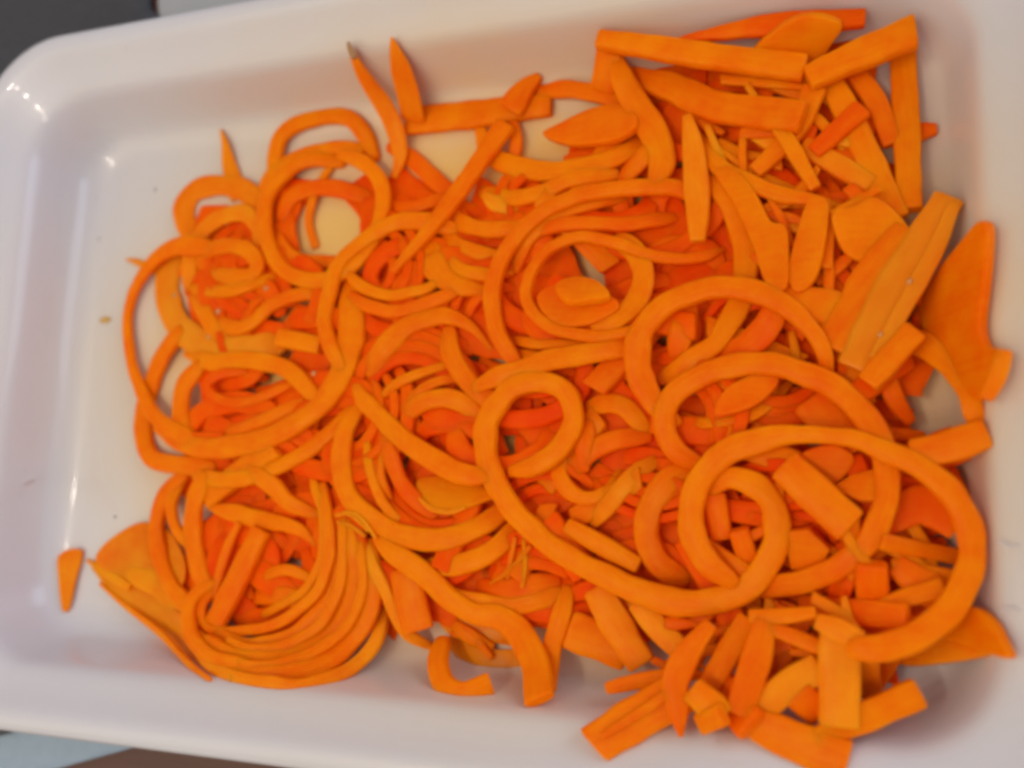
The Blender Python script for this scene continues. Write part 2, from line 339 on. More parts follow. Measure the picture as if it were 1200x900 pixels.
    stamp(W[:, 0], W[:, 1], W[:, 2] + tt * 0.42, wd * 0.42)
    PIECES.append(o); return o
def slab(name, label, cat, poly, t=1.8, m='flesh', bend=0.0, dz=0.0, group=None, tilt=None, wav=0.6, smooth=True):
    """flat cut slice: outline rounded by a spline where given closely, own thickness, gently warped"""
    P = np.array(poly, float)
    if smooth and len(P) > 5:
        n0 = len(P); o_ = []
        for i in range(n0):
            p0, p1, p2, p3 = P[i - 1], P[i], P[(i + 1) % n0], P[(i + 2) % n0]
            for t_ in (0, .25, .5, .75): o_.append(0.5 * (2 * p1 + (p2 - p0) * t_ + (2 * p0 - 5 * p1 + 4 * p2 - p3) * t_ ** 2 + (-p0 + 3 * p1 - 3 * p2 + p3) * t_ ** 3))
        P = np.array(o_)
    c = P.mean(axis=0); t *= MM
    z = np.full(len(P), 0.012); inner = [c + (p_ - c) * f_ for p_ in P for f_ in (0.35, 0.7, 0.92)] + [c]
    co = np.array([0, 0, 0.012])
    for it in range(3):
        Wp = np.array([at(a, b_, co[0] * (a - c[0]) + co[1] * (b_ - c[1]) + co[2]) for a, b_ in inner])
        hq = np.array([sample_max(x, y, 0.002) for x, y in Wp[:, :2]])
        A = np.array([[a - c[0], b_ - c[1], 1] for a, b_ in inner])
        co = np.linalg.lstsq(A, hq, rcond=None)[0]
        if tilt: co[0], co[1] = tilt[0] * MM, tilt[1] * MM
        res = hq - A @ co; co[2] += np.percentile(res, 70) + t * 0.3 + dz * MM
    Wv = [at(a, b_, co[0] * (a - c[0]) + co[1] * (b_ - c[1]) + co[2]) for a, b_ in P]
    org = Vector(Wv[0]); bm = bmesh.new(); vs = [bm.verts.new(Vector(v) - org) for v in Wv]; f = bm.faces.new(vs); f.normal_update()
    nn = f.normal.copy(); nn = nn if nn.z > 0 else -nn
    g = bmesh.ops.extrude_face_region(bm, geom=[f]); bmesh.ops.translate(bm, verts=[v for v in g['geom'] if isinstance(v, bmesh.types.BMVert)], vec=nn * t)
    bmesh.ops.recalc_face_normals(bm, faces=bm.faces)
    bmesh.ops.bevel(bm, geom=[e for e in bm.edges], offset=t * 0.16, segments=2, affect='EDGES', profile=0.5)
    xs = [v.co.x for v in bm.verts]; ys = [v.co.y for v in bm.verts]
    for ax, arr in ((0, xs), (1, ys)):
        for k in np.arange(min(arr) + .0015, max(arr), .0022):
            cc = [0, 0, 0]; no = [0, 0, 0]; cc[ax] = k; no[ax] = 1
            bmesh.ops.bisect_plane(bm, geom=bm.verts[:] + bm.edges[:] + bm.faces[:], plane_co=cc, plane_no=no)
    sx = (max(xs) - min(xs)) / 2; sy = (max(ys) - min(ys)) / 2; mx_, my_ = (max(xs) + min(xs)) / 2, (max(ys) + min(ys)) / 2
    sd = random.random() * 50
    for v in bm.verts:
        v.co.z += wav * MM * noise.noise(Vector((v.co.x * 90, v.co.y * 90, sd))) + bend * MM * (((v.co.x - mx_) / sx) ** 2)
    me = bpy.data.meshes.new(name); bm.to_mesh(me); bm.free()
    uv = me.uv_layers.new(name='UVMap')
    for l in me.loops: vv = me.vertices[l.vertex_index].co; uv.data[l.index].uv = (vv.x, vv.y)
    me.polygons.foreach_set('use_smooth', [True] * len(me.polygons)); me.set_sharp_from_angle(angle=math.radians(40)); me.materials.append(M[m])
    o = bpy.data.objects.new(name, me); COL.objects.link(o); o.location = org; tag(o, label, cat, group)
    # stamp its footprint
    pw = np.array([[v[0], v[1]] for v in Wv]); x0, y0 = pw.min(0); x1, y1 = pw.max(0)
    ii = np.nonzero((gx >= x0) & (gx <= x1))[0]; jj = np.nonzero((gy >= y0) & (gy <= y1))[0]
    GXX, GYY = np.meshgrid(gx[ii], gy[jj], indexing='ij'); ins = np.zeros(GXX.shape, bool); k = len(pw)
    for a in range(k):
        xa, ya = pw[a]; xb, yb = pw[(a + 1) % k]
        cond = ((ya > GYY) != (yb > GYY)) & (GXX < (xb - xa) * (GYY - ya) / (yb - ya + 1e-12) + xa); ins ^= cond
    A3 = np.array([[v[0], v[1], 1] for v in Wv]); pc = np.linalg.lstsq(A3, np.array([v[2] for v in Wv]), rcond=None)[0]
    zt = pc[0] * GXX + pc[1] * GYY + pc[2] + t * 0.8
    sub = H[np.ix_(ii, jj)]; sub = np.where(ins, np.maximum(sub, zt), sub); H[np.ix_(ii, jj)] = sub
    PIECES.append(o); return o
GN = 'spiral cut carrot noodles heaped in the tray'; GS_ = 'carrot sticks heaped in the tray'; GL = 'flat carrot slices heaped in the tray'; GV = 'thin carrot slivers and threads in the tray'
def N(label, pts, w=20, **k):
    k.setdefault('e0', 'taper'); k.setdefault('e1', 'taper'); return piece('carrot_noodle', label, 'carrot noodle', pts, w, group=GN, **k)
def K(label, pts, w=28, **k):
    k.setdefault('p', 4.6); k.setdefault('rigid', len(pts) == 2); k.setdefault('rough', 0.8); k.setdefault('stiff', 14)
    return piece('carrot_stick', label, 'carrot stick', pts, w, group=GS_, **k)
def V_(label, pts, w=8, **k):
    k.setdefault('stiff', 6); return piece('carrot_sliver', label, 'carrot sliver', pts, w, group=GV, **k)
def L_(label, poly, **k): return slab('carrot_slice', label, 'carrot slice', poly, group=GL, **k)

# ------------------------------------------------------------------ lower layers of the heap, showing only through the gaps
HOLES = [(195, 425, 26), (212, 465, 22), (388, 268, 34), (350, 165, 30), (205, 600, 16), (637, 160, 24), (684, 316, 14), (1105, 480, 24), (490, 745, 26), (690, 775, 34), (590, 165, 20),
         (575, 175, 14), (545, 170, 26), (335, 417, 12), (160, 370, 30), (480, 150, 10), (1100, 180, 40), (1120, 150, 40), (1100, 230, 20)]
MASK = [(235, 240), (330, 205), (470, 195), (560, 215), (630, 185), (720, 110), (790, 85), (900, 60), (1030, 60), (1060, 200), (1060, 260), (1120, 330), (1140, 430), (1130, 560), (1120, 680), (1130, 745),
        (1040, 800), (960, 845), (850, 815), (760, 780), (660, 735), (560, 730), (480, 710), (430, 750), (350, 785), (270, 770), (210, 700), (195, 620), (215, 560), (190, 500), (225, 440), (205, 370), (225, 300)]
def inside(x, y, poly=MASK):
    c = False; n = len(poly)
    for i in range(n):
        x1, y1 = poly[i]; x2, y2 = poly[(i + 1) % n]
        if (y1 > y) != (y2 > y) and x < (x2 - x1) * (y - y1) / (y2 - y1) + x1: c = not c
    return c
def clear(pts, w):
    for x, y in pts:
        if not inside(x, y): return False
        for hx, hy, hr in HOLES:
            if math.hypot(x - hx, y - hy) < hr + w * 0.5: return False
    return True
rnd = random.Random(11); FILL = []
def place(x, y):
    if y > 700 and x > 650: return 'under the sticks at bottom right'
    if x > 800 and y < 330: return 'under the sticks at upper right'
    if x < 420: return 'in the lower left coil' if y > 550 else 'in the upper left coil'
    if y < 230: return 'along the top middle'
    if y > 620 and x < 650: return 'near the bottom hooks'
    return 'inside the right-hand rings' if x > 735 else 'inside the central rings'
def filler(kind, count, wr, rr, label):
    made = tries = 0
    while made < count and tries < 6000:
        tries += 1
        cx, cy = rnd.uniform(190, 1130), rnd.uniform(60, 820); wv = rnd.uniform(*wr)
        if kind == 'arc':
            r = rnd.uniform(*rr); a0 = rnd.uniform(0, 6.28); sp = rnd.uniform(1.6, 4.4); e = rnd.uniform(0.65, 1)
            k = max(5, int(r * sp / 26)); pts = [(cx + (r + 8 * math.sin(3 * t / k)) * math.cos(a0 + sp * t / k), cy + e * r * math.sin(a0 + sp * t / k)) for t in range(k + 1)]
        else:
            if kind == 'stick' and cx < 620 and rnd.random() < 0.8: continue
            l = rnd.uniform(*rr) / 2; a = rnd.uniform(0, 3.14); pts = [(cx - l * math.cos(a), cy - l * math.sin(a)), (cx, cy), (cx + l * math.cos(a), cy + l * math.sin(a))]
        if not clear(pts, wv * (0.6 if kind == 'wide' else 1)): continue
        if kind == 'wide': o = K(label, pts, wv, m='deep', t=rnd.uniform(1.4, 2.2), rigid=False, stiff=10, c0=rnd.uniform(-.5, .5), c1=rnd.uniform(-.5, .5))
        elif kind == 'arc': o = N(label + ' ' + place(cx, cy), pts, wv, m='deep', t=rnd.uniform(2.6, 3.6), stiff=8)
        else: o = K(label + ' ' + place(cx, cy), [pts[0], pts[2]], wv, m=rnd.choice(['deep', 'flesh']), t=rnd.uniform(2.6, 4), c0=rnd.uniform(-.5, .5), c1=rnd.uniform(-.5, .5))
        FILL.append(o); made += 1
# the bottom: broad cut carrot sticks lying side by side on the tray floor
for gy_ in range(70, 860, 29):
    for gx_ in range(170, 1150, 40):
        cx, cy = gx_ + rnd.uniform(-14, 14), gy_ + rnd.uniform(-10, 10); a = rnd.uniform(0, 3.14); l = rnd.uniform(34, 52); wv = rnd.uniform(38, 54)
        pts = [(cx - l * math.cos(a), cy - l * math.sin(a)), (cx, cy), (cx + l * math.cos(a), cy + l * math.sin(a))]
        if not clear(pts, wv * 0.7) or H[int((at(cx, cy)[0] - GX0) / GS), int((at(cx, cy)[1] - GY0) / GS)] > 0.0042: continue
        o = K('broad flat carrot stick at the base ' + place(cx, cy), pts, wv, m='deep', t=rnd.uniform(1.4, 2.0), rigid=False, stiff=10, c0=rnd.uniform(-.5, .5), c1=rnd.uniform(-.5, .5))
        o.name = 'broad_carrot_stick'; o['category'] = 'carrot chunk'; o['group'] = 'broad carrot sticks at the bottom of the heap'; FILL.append(o)
filler('arc', 90, (20, 30), (30, 74), 'orange carrot noodle mostly buried')
filler('stick', 36, (22, 34), (60, 120), 'orange carrot stick mostly buried')
# nested bundles: the same coil cut several times over
made = tries = 0
while made < 84 and tries < 5000:
    tries += 1
    cx, cy = rnd.uniform(200, 1080), rnd.uniform(180, 740); a0 = rnd.uniform(0, 6.28); sp = rnd.uniform(1.4, 3.2); r0 = rnd.uniform(30, 56); e = rnd.uniform(.7, 1)
    B = []
    for q_ in range(3):
        r_ = r0 + q_ * rnd.uniform(13, 18); k = max(5, int(r_ * sp / 24)); o_ = rnd.uniform(-.12, .12)
        B.append([(cx + r_ * math.cos(a0 + o_ + sp * t / k), cy + e * r_ * math.sin(a0 + o_ + sp * t / k)) for t in range(k + 1)])
    if not all(clear(b_, 14) for b_ in B): continue
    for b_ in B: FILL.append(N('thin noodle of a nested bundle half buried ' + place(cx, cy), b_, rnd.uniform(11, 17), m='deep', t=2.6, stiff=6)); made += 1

# ------------------------------------------------------------------ pieces, lowest first (x, y[, width] in photograph units, projected onto the heap)
def splinters(poly, count, label, seed):
    rn = random.Random(seed); made = tries = 0
    while made < count and tries < 2000:
        tries += 1
        cx, cy = rn.uniform(min(p[0] for p in poly), max(p[0] for p in poly)), rn.uniform(min(p[1] for p in poly), max(p[1] for p in poly))
        l = rn.uniform(24, 52); a = rn.uniform(0, 3.14); b = rn.uniform(-.25, .25); wv = rn.uniform(9, 20)
        pts = [(cx - l * math.cos(a - b), cy - l * math.sin(a - b), wv * rn.uniform(.3, 1)), (cx, cy, wv), (cx + l * math.cos(a + b), cy + l * math.sin(a + b), wv * rn.uniform(.2, 1))]
        if not all(inside(p[0], p[1], poly) for p in pts) or any(math.hypot(p[0] - hx, p[1] - hy) < hr + 6 for p in pts for hx, hy, hr in HOLES): continue
        FILL.append(V_(label, pts, m=rn.choice(['flesh', 'flesh', 'mid', 'pale']), t=rn.uniform(1.8, 2.8), p=4, stiff=12, c0=rn.uniform(-.4, .4), c1=rn.uniform(-.4, .4))); made += 1
WK = 1.0
# --- left, upper cluster
V_('short pointed sliver standing up alone above the left-hand loops', [(259, 152, 2), (264, 168, 9), (268, 190, 17), (275, 215, 24), (280, 232, 24)], t=1.6, m='pale', e0='round')
N('flat wide curl on the upper left of the heap, folded like a petal', [(232, 282), (219, 262), (217, 240), (232, 222), (258, 216), (285, 222), (303, 240), (310, 262)], 28, t=2.2, m='pale')
N('pale band curving inside the folded upper left curl', [(226, 345), (222, 312), (232, 280), (256, 258), (284, 250), (303, 266), (300, 290)], 22, t=2.4, m='pale')
V_('tiny pointed tip poking out at the far left of the loops', [(148, 304, 2), (158, 306, 7), (172, 312, 12), (185, 318, 12)], t=1.2, m='pale', e0='round')
N('wide wet translucent band bending under the upper left loops', [(205, 300), (198, 325), (196, 350), (206, 378), (232, 400), (268, 410), (305, 408), (335, 396)], 34, t=2, m='wet')
N('short thick coil lying sideways inside the upper left curl', [(232, 312), (240, 296), (262, 289), (288, 293), (302, 308), (295, 322), (268, 324), (246, 318)], 20, t=3)
N('shallow arc just below the sideways coil at upper left', [(222, 335), (250, 340), (285, 338), (318, 322)], 15, t=3)
N('broad short strip dropping into the wet band at left', [(222, 344), (236, 362), (252, 386), (268, 398)], 22, t=2.6)
N('s-shaped noodle rising from the wet band towards the middle left', [(250, 372), (272, 384), (297, 378), (316, 360), (345, 346), (378, 342)], 17, t=3)
N('long arch crossing the middle of the left-hand coil', [(216, 412), (250, 424), (290, 423), (328, 429), (354, 446), (372, 472)], 22, t=3.4)
K('short thick stub between the two left arches', [(328, 396), (376, 405)], 22, t=4)
N('thin bent loop lying deep in the left-hand coil', [(285, 434), (258, 438), (244, 452), (252, 466), (276, 472), (305, 466), (338, 450)], 12, t=2.6, m='mid')
N('wide dark orange band at the left edge of the coil interior', [(232, 425), (218, 450), (212, 478), (214, 505), (228, 525)], 24, t=3)
N('second faint loop lying deep in the left-hand coil', [(262, 505), (290, 500), (322, 486), (352, 470)], 16, t=3, m='mid')
N('left flank band running down from the wet curl to the bottom bend', [(208, 385), (193, 412), (180, 445), (170, 480), (168, 512), (178, 536), (205, 544), (245, 546)], 24, t=3.4)
N('lower parallel arc under the thick left-hand bend', [(225, 556), (262, 562), (305, 556), (350, 535), (388, 507), (412, 478)], 19, t=3.4)
N('thick band sweeping from the centre left down round the left-hand coil', [(408, 330, 26), (412, 375, 34), (408, 415, 34), (395, 450, 30), (372, 480, 26), (338, 503, 26), (295, 519, 28), (250, 526, 26), (212, 518, 22), (185, 500, 18)], t=3.8)
N('thin outer loop standing clear of the heap on the far left', [(245, 288, 26), (212, 288, 24), (184, 302, 18), (165, 325, 14), (154, 358, 12), (150, 392, 12), (155, 428, 13), (167, 462, 16), (188, 494, 20), (222, 514, 22)], t=3, stiff=14)
# --- upper left rings
N('arch behind the topmost left ring', [(322, 222), (322, 188), (332, 160), (355, 143), (385, 136), (413, 143), (430, 164), (440, 186)], 21, t=3.6)
N('band slanting behind the upper left ring', [(300, 228), (322, 200), (352, 182), (390, 172), (424, 172)], 17, t=3)
N('dark arc inside the upper left ring, across its top', [(326, 262), (338, 236), (362, 222), (395, 220), (430, 228)], 22, t=3, m='mid')
N('dark arc inside the upper left ring, along its bottom', [(322, 275), (335, 296), (360, 308), (392, 306)], 20, t=3, m='mid')
V_('pale narrow strip crossing inside the upper left ring', [(392, 190), (378, 210), (366, 236), (362, 262), (370, 290)], 11, t=1.6, m='pale')
N('slanted strip to the right of the upper left ring', [(458, 172), (490, 192), (515, 216), (540, 236)], 22, t=3, m='mid')
N('short dark arc beneath the long slanted stick near the top', [(450, 236), (478, 243), (505, 238), (528, 226)], 16, t=3, m='mid')
N('round ring at the upper left of the heap', [(400, 190), (372, 186), (342, 197), (318, 222), (310, 256), (318, 294), (338, 320), (368, 330), (398, 322), (424, 300), (442, 270), (450, 238), (444, 210), (424, 190), (395, 178)], 19, t=3.6, stiff=16)
# --- upper middle
K('horizontal stick across the top centre with a stepped end', [(478, 142, 34), (560, 134, 36), (600, 128, 34), (645, 124, 26)], t=3.6)
V_('broad pointed blade rising from the top centre left', [(459, 44, 2), (464, 62, 15), (471, 85, 26), (478, 110, 32), (484, 140, 32)], t=1.8, m='pale', e0='round')
sliver_ = V_('long tapering sliver with a brown tip at top left', [(410, 54, 3), (418, 74, 10), (432, 98, 18), (450, 124, 22), (463, 152, 22), (469, 182, 18), (463, 208, 8)], t=2, m='pale', e0='round')
tip_ = piece('dried_tip', 'dried brown tip', None, [(408, 50, 3), (411, 58, 6), (415, 67, 7)], 6, t=1.6, m='dried_brown', e0='round', e1='round', stiff=3, dz=.6)
PIECES.remove(tip_); tip_.parent = sliver_; tip_.location = tip_.location - sliver_.location
K('cone shaped end piece peeking over the top centre', [(598, 128, 34), (614, 106, 26), (632, 90, 10)], t=3)
N('dark strip lying along the top centre edge', [(632, 106), (665, 106), (705, 112), (735, 120)], 22, t=3, m='mid')
N('upright dark strip left of the top centre gap', [(600, 140), (604, 165), (598, 190)], 16, t=3, m='mid')
N('wide arc cupping the top centre gap from below', [(562, 152, 20), (572, 178, 22), (600, 194, 26), (645, 200, 26), (695, 194, 24), (735, 178, 22), (762, 150, 20)], t=3.4)
L_('leaf shaped slice right of the top centre gap', [(640, 162), (662, 148), (690, 134), (722, 126), (745, 134), (750, 150), (735, 164), (705, 172), (672, 174)], t=2.4, m='mid')
N('arc running just under the wide top centre arc', [(562, 222), (595, 232), (635, 226), (672, 210), (720, 202)], 20, t=3.2)
N('small pale knob-ended noodle below the top centre', [(566, 226, 14), (580, 236, 20), (604, 246, 18)], t=3, m='pale')
N('uppermost of three stacked arcs left of the big central ring', [(524, 244), (545, 262), (578, 270), (612, 264)], 20, t=3.2)
N('middle of three stacked arcs left of the big central ring', [(520, 270), (538, 288), (565, 298), (590, 300)], 18, t=3)
N('lowest of three stacked arcs left of the big central ring', [(524, 300), (545, 316), (572, 322), (596, 316)], 17, t=3)
N('chunky bent piece under the slanted stick end', [(500, 284, 34), (508, 310, 34), (528, 330, 26), (566, 340, 18)], t=3.2)
N('thin arc hugging the lower right of the second ring', [(404, 318), (425, 336), (458, 346), (492, 340), (512, 326)], 14, t=3)
N('wider arc just below the thin one under the slanted stick', [(408, 345), (435, 360), (470, 364), (505, 354), (535, 338)], 17, t=3, m='mid')
N('large arch of the second ring from the left, open below', [(530, 268, 22), (500, 260, 22), (465, 262, 20), (432, 278, 20), (404, 302, 20), (388, 332, 20), (382, 368, 18), (386, 402, 20), (396, 432, 20)], t=3.6)
K('long slim stick slanting down left across the rings', [(592, 146, 28), (566, 184, 24), (535, 228, 22), (498, 276, 17), (462, 318, 9)], t=3.2, stiff=15)
# --- centre
N('broad arch in the centre left, tapering to a point on the right', [(432, 438, 24), (448, 412, 26), (472, 386, 26), (502, 372, 24), (532, 372, 20), (556, 386, 12), (576, 410, 6)], t=3.2)
N('upper thin strip in the dark centre left gap', [(444, 466), (470, 448), (500, 434), (526, 424)], 12, t=2.6)
N('lower thin strip in the dark centre left gap', [(468, 478), (492, 458), (520, 446), (548, 442)], 12, t=2.6)
N('curved band diving into the centre from the arch', [(524, 384), (528, 412), (542, 438), (562, 460), (590, 478)], 24, t=3.4)
N('short arch over the darkest pit in the centre left', [(474, 486), (492, 472), (518, 467), (545, 474), (566, 492)], 24, t=3.2)
N('strip curving down inside the lower central ring', [(448, 505), (462, 545), (480, 578), (506, 604)], 20, t=3, m='mid')
N('thin strip curving down beside it inside the lower central ring', [(428, 515), (434, 552), (450, 590), (468, 612)], 12, t=2.6)
N('thin faint strip left inside the lower central ring', [(446, 528), (448, 560), (456, 590)], 10, t=2.4, m='mid')
L_('wet thin slice with a yellow edge inside the lower central ring', [(490, 566), (515, 560), (548, 566), (582, 580), (562, 592), (535, 600), (512, 600), (497, 590)], t=1.4, m='flesh')
V_('yellow rim thread under the wet slice in the lower central ring', [(492, 584, 4), (506, 596, 7), (528, 600, 7), (545, 595, 4)], t=1.4, m='pale')
N('thick arc below the lower central ring', [(498, 664), (530, 664), (560, 655), (588, 636), (612, 608)], 25, t=3.8)
N('left rising half of the lower central ring', [(420, 476, 20), (405, 505, 22), (400, 540, 24), (408, 576, 25), (430, 604, 26), (465, 624, 26), (505, 631, 27), (545, 625, 27), (580, 606, 25), (600, 585, 22)], t=3.8)
# inside the big central ring
L_('flat slice at the bottom of the central ring hole', [(632, 350), (650, 338), (680, 336), (712, 346), (728, 362), (700, 380), (664, 384), (640, 370)], t=2, m='mid')
L_('triangular cut face inside the central ring hole', [(652, 340), (672, 330), (700, 334), (716, 352), (690, 358), (665, 358)], t=2.2, m='flesh', dz=1)
N('inner band of the central ring, upper left side', [(600, 312), (618, 282), (648, 258), (690, 240), (735, 228)], 18, t=3)
N('dark inner band beneath the top of the central ring', [(630, 270), (665, 262), (705, 262), (745, 262), (792, 252)], 18, t=3, m='mid')
N('flat wide band curling at the right of the central hole', [(722, 276), (745, 296), (754, 324), (746, 352), (724, 372), (694, 380)], 26, t=2.8)
N('lower of two straight strands under the small central ring', [(600, 412), (640, 420), (690, 418), (730, 406)], 13, t=2.8)
N('upper of two straight strands under the small central ring', [(594, 396), (640, 404), (695, 404), (745, 392), (775, 376)], 13, t=2.8)
N('broad right-hand half of the big central ring', [(836, 205, 26), (856, 238, 28), (870, 278, 30), (875, 320, 30), (866, 360, 28), (845, 393, 26), (812, 422, 26), (775, 444, 24)], t=3.8)
N('left-hand sweep of the big central ring', [(828, 230, 22), (790, 221, 21), (745, 219, 20), (700, 225, 20), (655, 240, 20), (616, 266, 20), (590, 302, 20), (578, 340, 21), (580, 378, 21), (592, 408, 20), (608, 432, 16)], t=3.8, stiff=14)
N('small central ring with a tail reaching right under the pale stick', [(848, 290, 8), (825, 302, 13), (790, 304, 14), (752, 296, 14), (718, 284, 15), (684, 278, 14), (650, 290, 14), (625, 315, 14), (616, 346, 14), (630, 372, 15), (660, 388, 15), (700, 393, 14), (738, 388, 12), (766, 372, 10)], t=3.2, stiff=12)
# --- top right sticks
splinters([(780, 90), (1050, 80), (1060, 300), (1040, 400), (900, 380), (850, 240)], 34, 'thin carrot splinter wedged among the sticks and slices at upper right', 5)
K('dark thin wedge lying along the very top edge of the heap', [(792, 48, 5), (840, 40, 16), (885, 32, 24), (930, 28, 30), (1012, 22, 24)], t=3, m='mid', c1=-.1)
L_('flat slice at the top under the crossed sticks', [(880, 62), (905, 34), (940, 14), (985, 22), (975, 46), (955, 68), (915, 74)], t=2.6)
K('stub standing below the left end of the top stick', [(716, 62), (708, 104)], 34, t=4)
K('light stick near the top right corner, leaning down right in front', [(968, 92, 28), (990, 126, 30), (1022, 195, 32), (1050, 256, 32)], t=3.6, m='flesh')
K('darker stick running parallel behind it at the top right corner', [(1004, 88, 24), (1026, 120, 26), (1046, 168, 24)], t=3.4, m='mid')
K('small nub poking out of the right side near the top', [(1070, 158, 26), (1082, 154, 22), (1096, 152, 14)], t=3, m='mid')
K('upright stick along the right border near the top', [(1058, 62, 32), (1062, 150, 32), (1066, 245, 30)], t=4)
K('pale flat strip behind the crossed pieces at upper right', [(942, 172, 24), (978, 192, 26), (1020, 216, 22)], t=3, m='pale')
K('dark strip slanting up behind the crossing at upper right', [(1010, 128, 26), (985, 150, 24), (955, 178, 20)], t=3, m='mid')
K('left leg of the crossed strips below the second stick', [(955, 104, 28), (935, 150, 24), (908, 180, 22), (886, 200, 18)], t=3, m='flesh')
K('right leg of the crossed strips below the second stick', [(915, 150, 20), (935, 185, 18), (955, 220, 14)], t=2.8)
K('second long stick from the top with a stepped square end', [(738, 92, 26), (785, 102, 34), (835, 124, 38), (885, 132, 38), (940, 138, 38)], t=4.2, stiff=15)
N('thick bent noodle coming down from the top left of the sticks', [(722, 68, 24), (732, 98, 28), (750, 130, 32), (768, 158, 34), (776, 190, 32), (764, 216, 26)], t=3.8)
N('short band left of the thick bent noodle', [(770, 162, 20), (752, 186, 22), (735, 206, 20)], t=3)
L_('wide strip fanning down from the middle towards the right', [(840, 205), (862, 200), (886, 226), (905, 262), (922, 268), (926, 290), (924, 340), (900, 335), (885, 290), (862, 240)], t=2.6)
L_('upright wide strip in the right middle of the fan', [(950, 236), (972, 240), (968, 290), (956, 330), (936, 345), (925, 325), (934, 280)], t=2.6, dz=.4)
L_('rounded tongue shaped slice at the right', [(975, 248), (1005, 232), (1032, 236), (1060, 264), (1062, 282), (1040, 300), (1012, 308), (990, 298), (978, 276)], t=2.6, dz=.6, m='flesh')
V_('thin raised strip above the rounded tongue slice', [(976, 250, 8), (1000, 238, 10), (1030, 222, 9)], t=2)
N('tapering strand bending right from under the pale stick', [(808, 148, 10), (825, 172, 18), (850, 200, 22), (885, 218, 20), (925, 230, 18), (975, 238, 10)], t=3)
K('thin bright stick lying across the top, second from the left end', [(702, 47, 22), (760, 55, 28), (830, 66, 30), (942, 80, 34)], t=4, stiff=24, dz=1)
K('broad stick crossing the top right corner diagonally', [(948, 92, 30), (1000, 68, 36), (1072, 38, 42)], t=4.6, dz=1, c1=-.25)
K('pale narrow stick standing over the bands in the upper middle', [(806, 138, 12), (812, 170, 24), (816, 210, 30), (818, 250, 28), (818, 282, 18)], t=4, m='pale', stiff=18, dz=.8)
# --- right middle
N('broad flat ribbon passing behind the ringed loops at right', [(905, 345, 30), (950, 356, 40), (995, 372, 44), (1010, 400, 36)], t=3)
N('dark wide curl inside the tall right ring', [(910, 352, 30), (902, 378, 34), (880, 402, 34), (842, 422, 26)], t=3, m='mid')
N('short dark band inside the tall right ring, left part', [(806, 356), (800, 384), (790, 412)], 30, t=3, m='mid')
V_('small upright splinter inside the tall right ring', [(928, 390, 9), (932, 410, 11), (936, 432, 9)], t=2)
L_('wide slice lying on the right border of the tray', [(1166, 264), (1154, 262), (1132, 288), (1108, 318), (1092, 345), (1076, 372), (1092, 396), (1118, 420), (1140, 452), (1158, 470), (1172, 436), (1180, 412), (1164, 405), (1158, 380), (1162, 340), (1166, 300)], t=2.4, m='flesh')
K('upturned yellowish corner piece at the right border', [(1176, 412, 18), (1170, 438, 20), (1156, 466, 16)], t=2.4, m='pale')
N('curved band on the right below the wide slice', [(1048, 398, 26), (1082, 404, 30), (1112, 428, 28), (1134, 460, 24), (1148, 500, 22)], t=3)
N('dark curved band on the right, inner side', [(1038, 428, 24), (1046, 462, 22), (1066, 490, 20)], t=3, m='mid')
K('box ended piece at the right border below the small gap', [(1070, 532, 34), (1110, 524, 38), (1156, 508, 34)], t=4.2)
K('short dark strip behind the box ended piece', [(1042, 508), (1080, 512)], 14, t=3, m='mid')
K('broad facet lying just left of the pale slab at right', [(1062, 268, 40), (1030, 325, 58), (978, 408, 56)], t=2.6, stiff=15)
K('broad pale slab leaning against the right end of the heap', [(1112, 232, 36), (1088, 274, 42), (1050, 338, 50), (1005, 432, 46)], t=2.4, m='straw', stiff=20, dz=.6)
K('narrow ridge strip lying on the broad pale slab', [(1118, 240, 14), (1098, 290, 20), (1068, 345, 20), (1026, 420, 16)], t=2.4, m='straw', stiff=15)
K('blunt stick below the broad pale slab', [(1072, 388, 30), (1048, 414, 30), (1018, 448, 28)], t=3.4)
# --- interior right rings, lower
splinters([(800, 560), (1110, 560), (1110, 700), (850, 720)], 9, 'thin carrot splinter lying inside the rings at lower right', 8)
N('thin arc inside the middle right ring', [(798, 485), (826, 495), (862, 493), (898, 476), (924, 448)], 14, t=3)
L_('dark leaf shaped piece inside the middle right ring', [(838, 488), (848, 462), (872, 446), (905, 438), (912, 452), (888, 476), (862, 486)], t=2.4, m='mid')
K('dark slab under the middle right ring', [(950, 470), (1000, 530)], 44, t=3, m='mid')
K('short stub left inside the small lower right ring', [(838, 580), (846, 630)], 26, t=4, m='mid')
K('short stub right inside the small lower right ring', [(866, 622), (878, 656)], 24, t=4, m='mid')
K('slanted strip at the bottom inside the small lower right ring', [(828, 640), (878, 672)], 20, t=3.4)
K('upper dark slice inside the right part of the biggest ring', [(1040, 610, 36), (1080, 592, 46), (1122, 614, 40)], t=3, m='mid')
K('upper of two parallel sticks inside the biggest ring', [(1032, 634), (1120, 652)], 20, t=3.4)
K('lower of two parallel sticks inside the biggest ring', [(1046, 660), (1114, 672)], 11, t=3)
K('square block inside the biggest ring near its bottom', [(1022, 662), (1022, 706)], 36, t=4, m='mid')
K('sloping slab beside the square block inside the biggest ring', [(1050, 662, 26), (1080, 684, 40), (1110, 700, 40)], t=3, m='mid')
K('pale tipped strip along the bottom inside the biggest ring', [(1032, 706, 8), (1062, 700, 20), (1105, 690, 26)], t=3)
K('flat long piece under the bottom of the biggest ring', [(940, 712), (1062, 722)], 30, t=3, m='mid')
L_('dark angular piece inside the double ring, behind the rectangle', [(940, 530), (975, 520), (1000, 535), (985, 560), (968, 566), (945, 548)], t=2.6, m='mid')
L_('small fan shaped wedge inside the double ring', [(974, 576), (1000, 560), (1030, 552), (1036, 590), (1010, 590)], t=2.6, m='flesh')
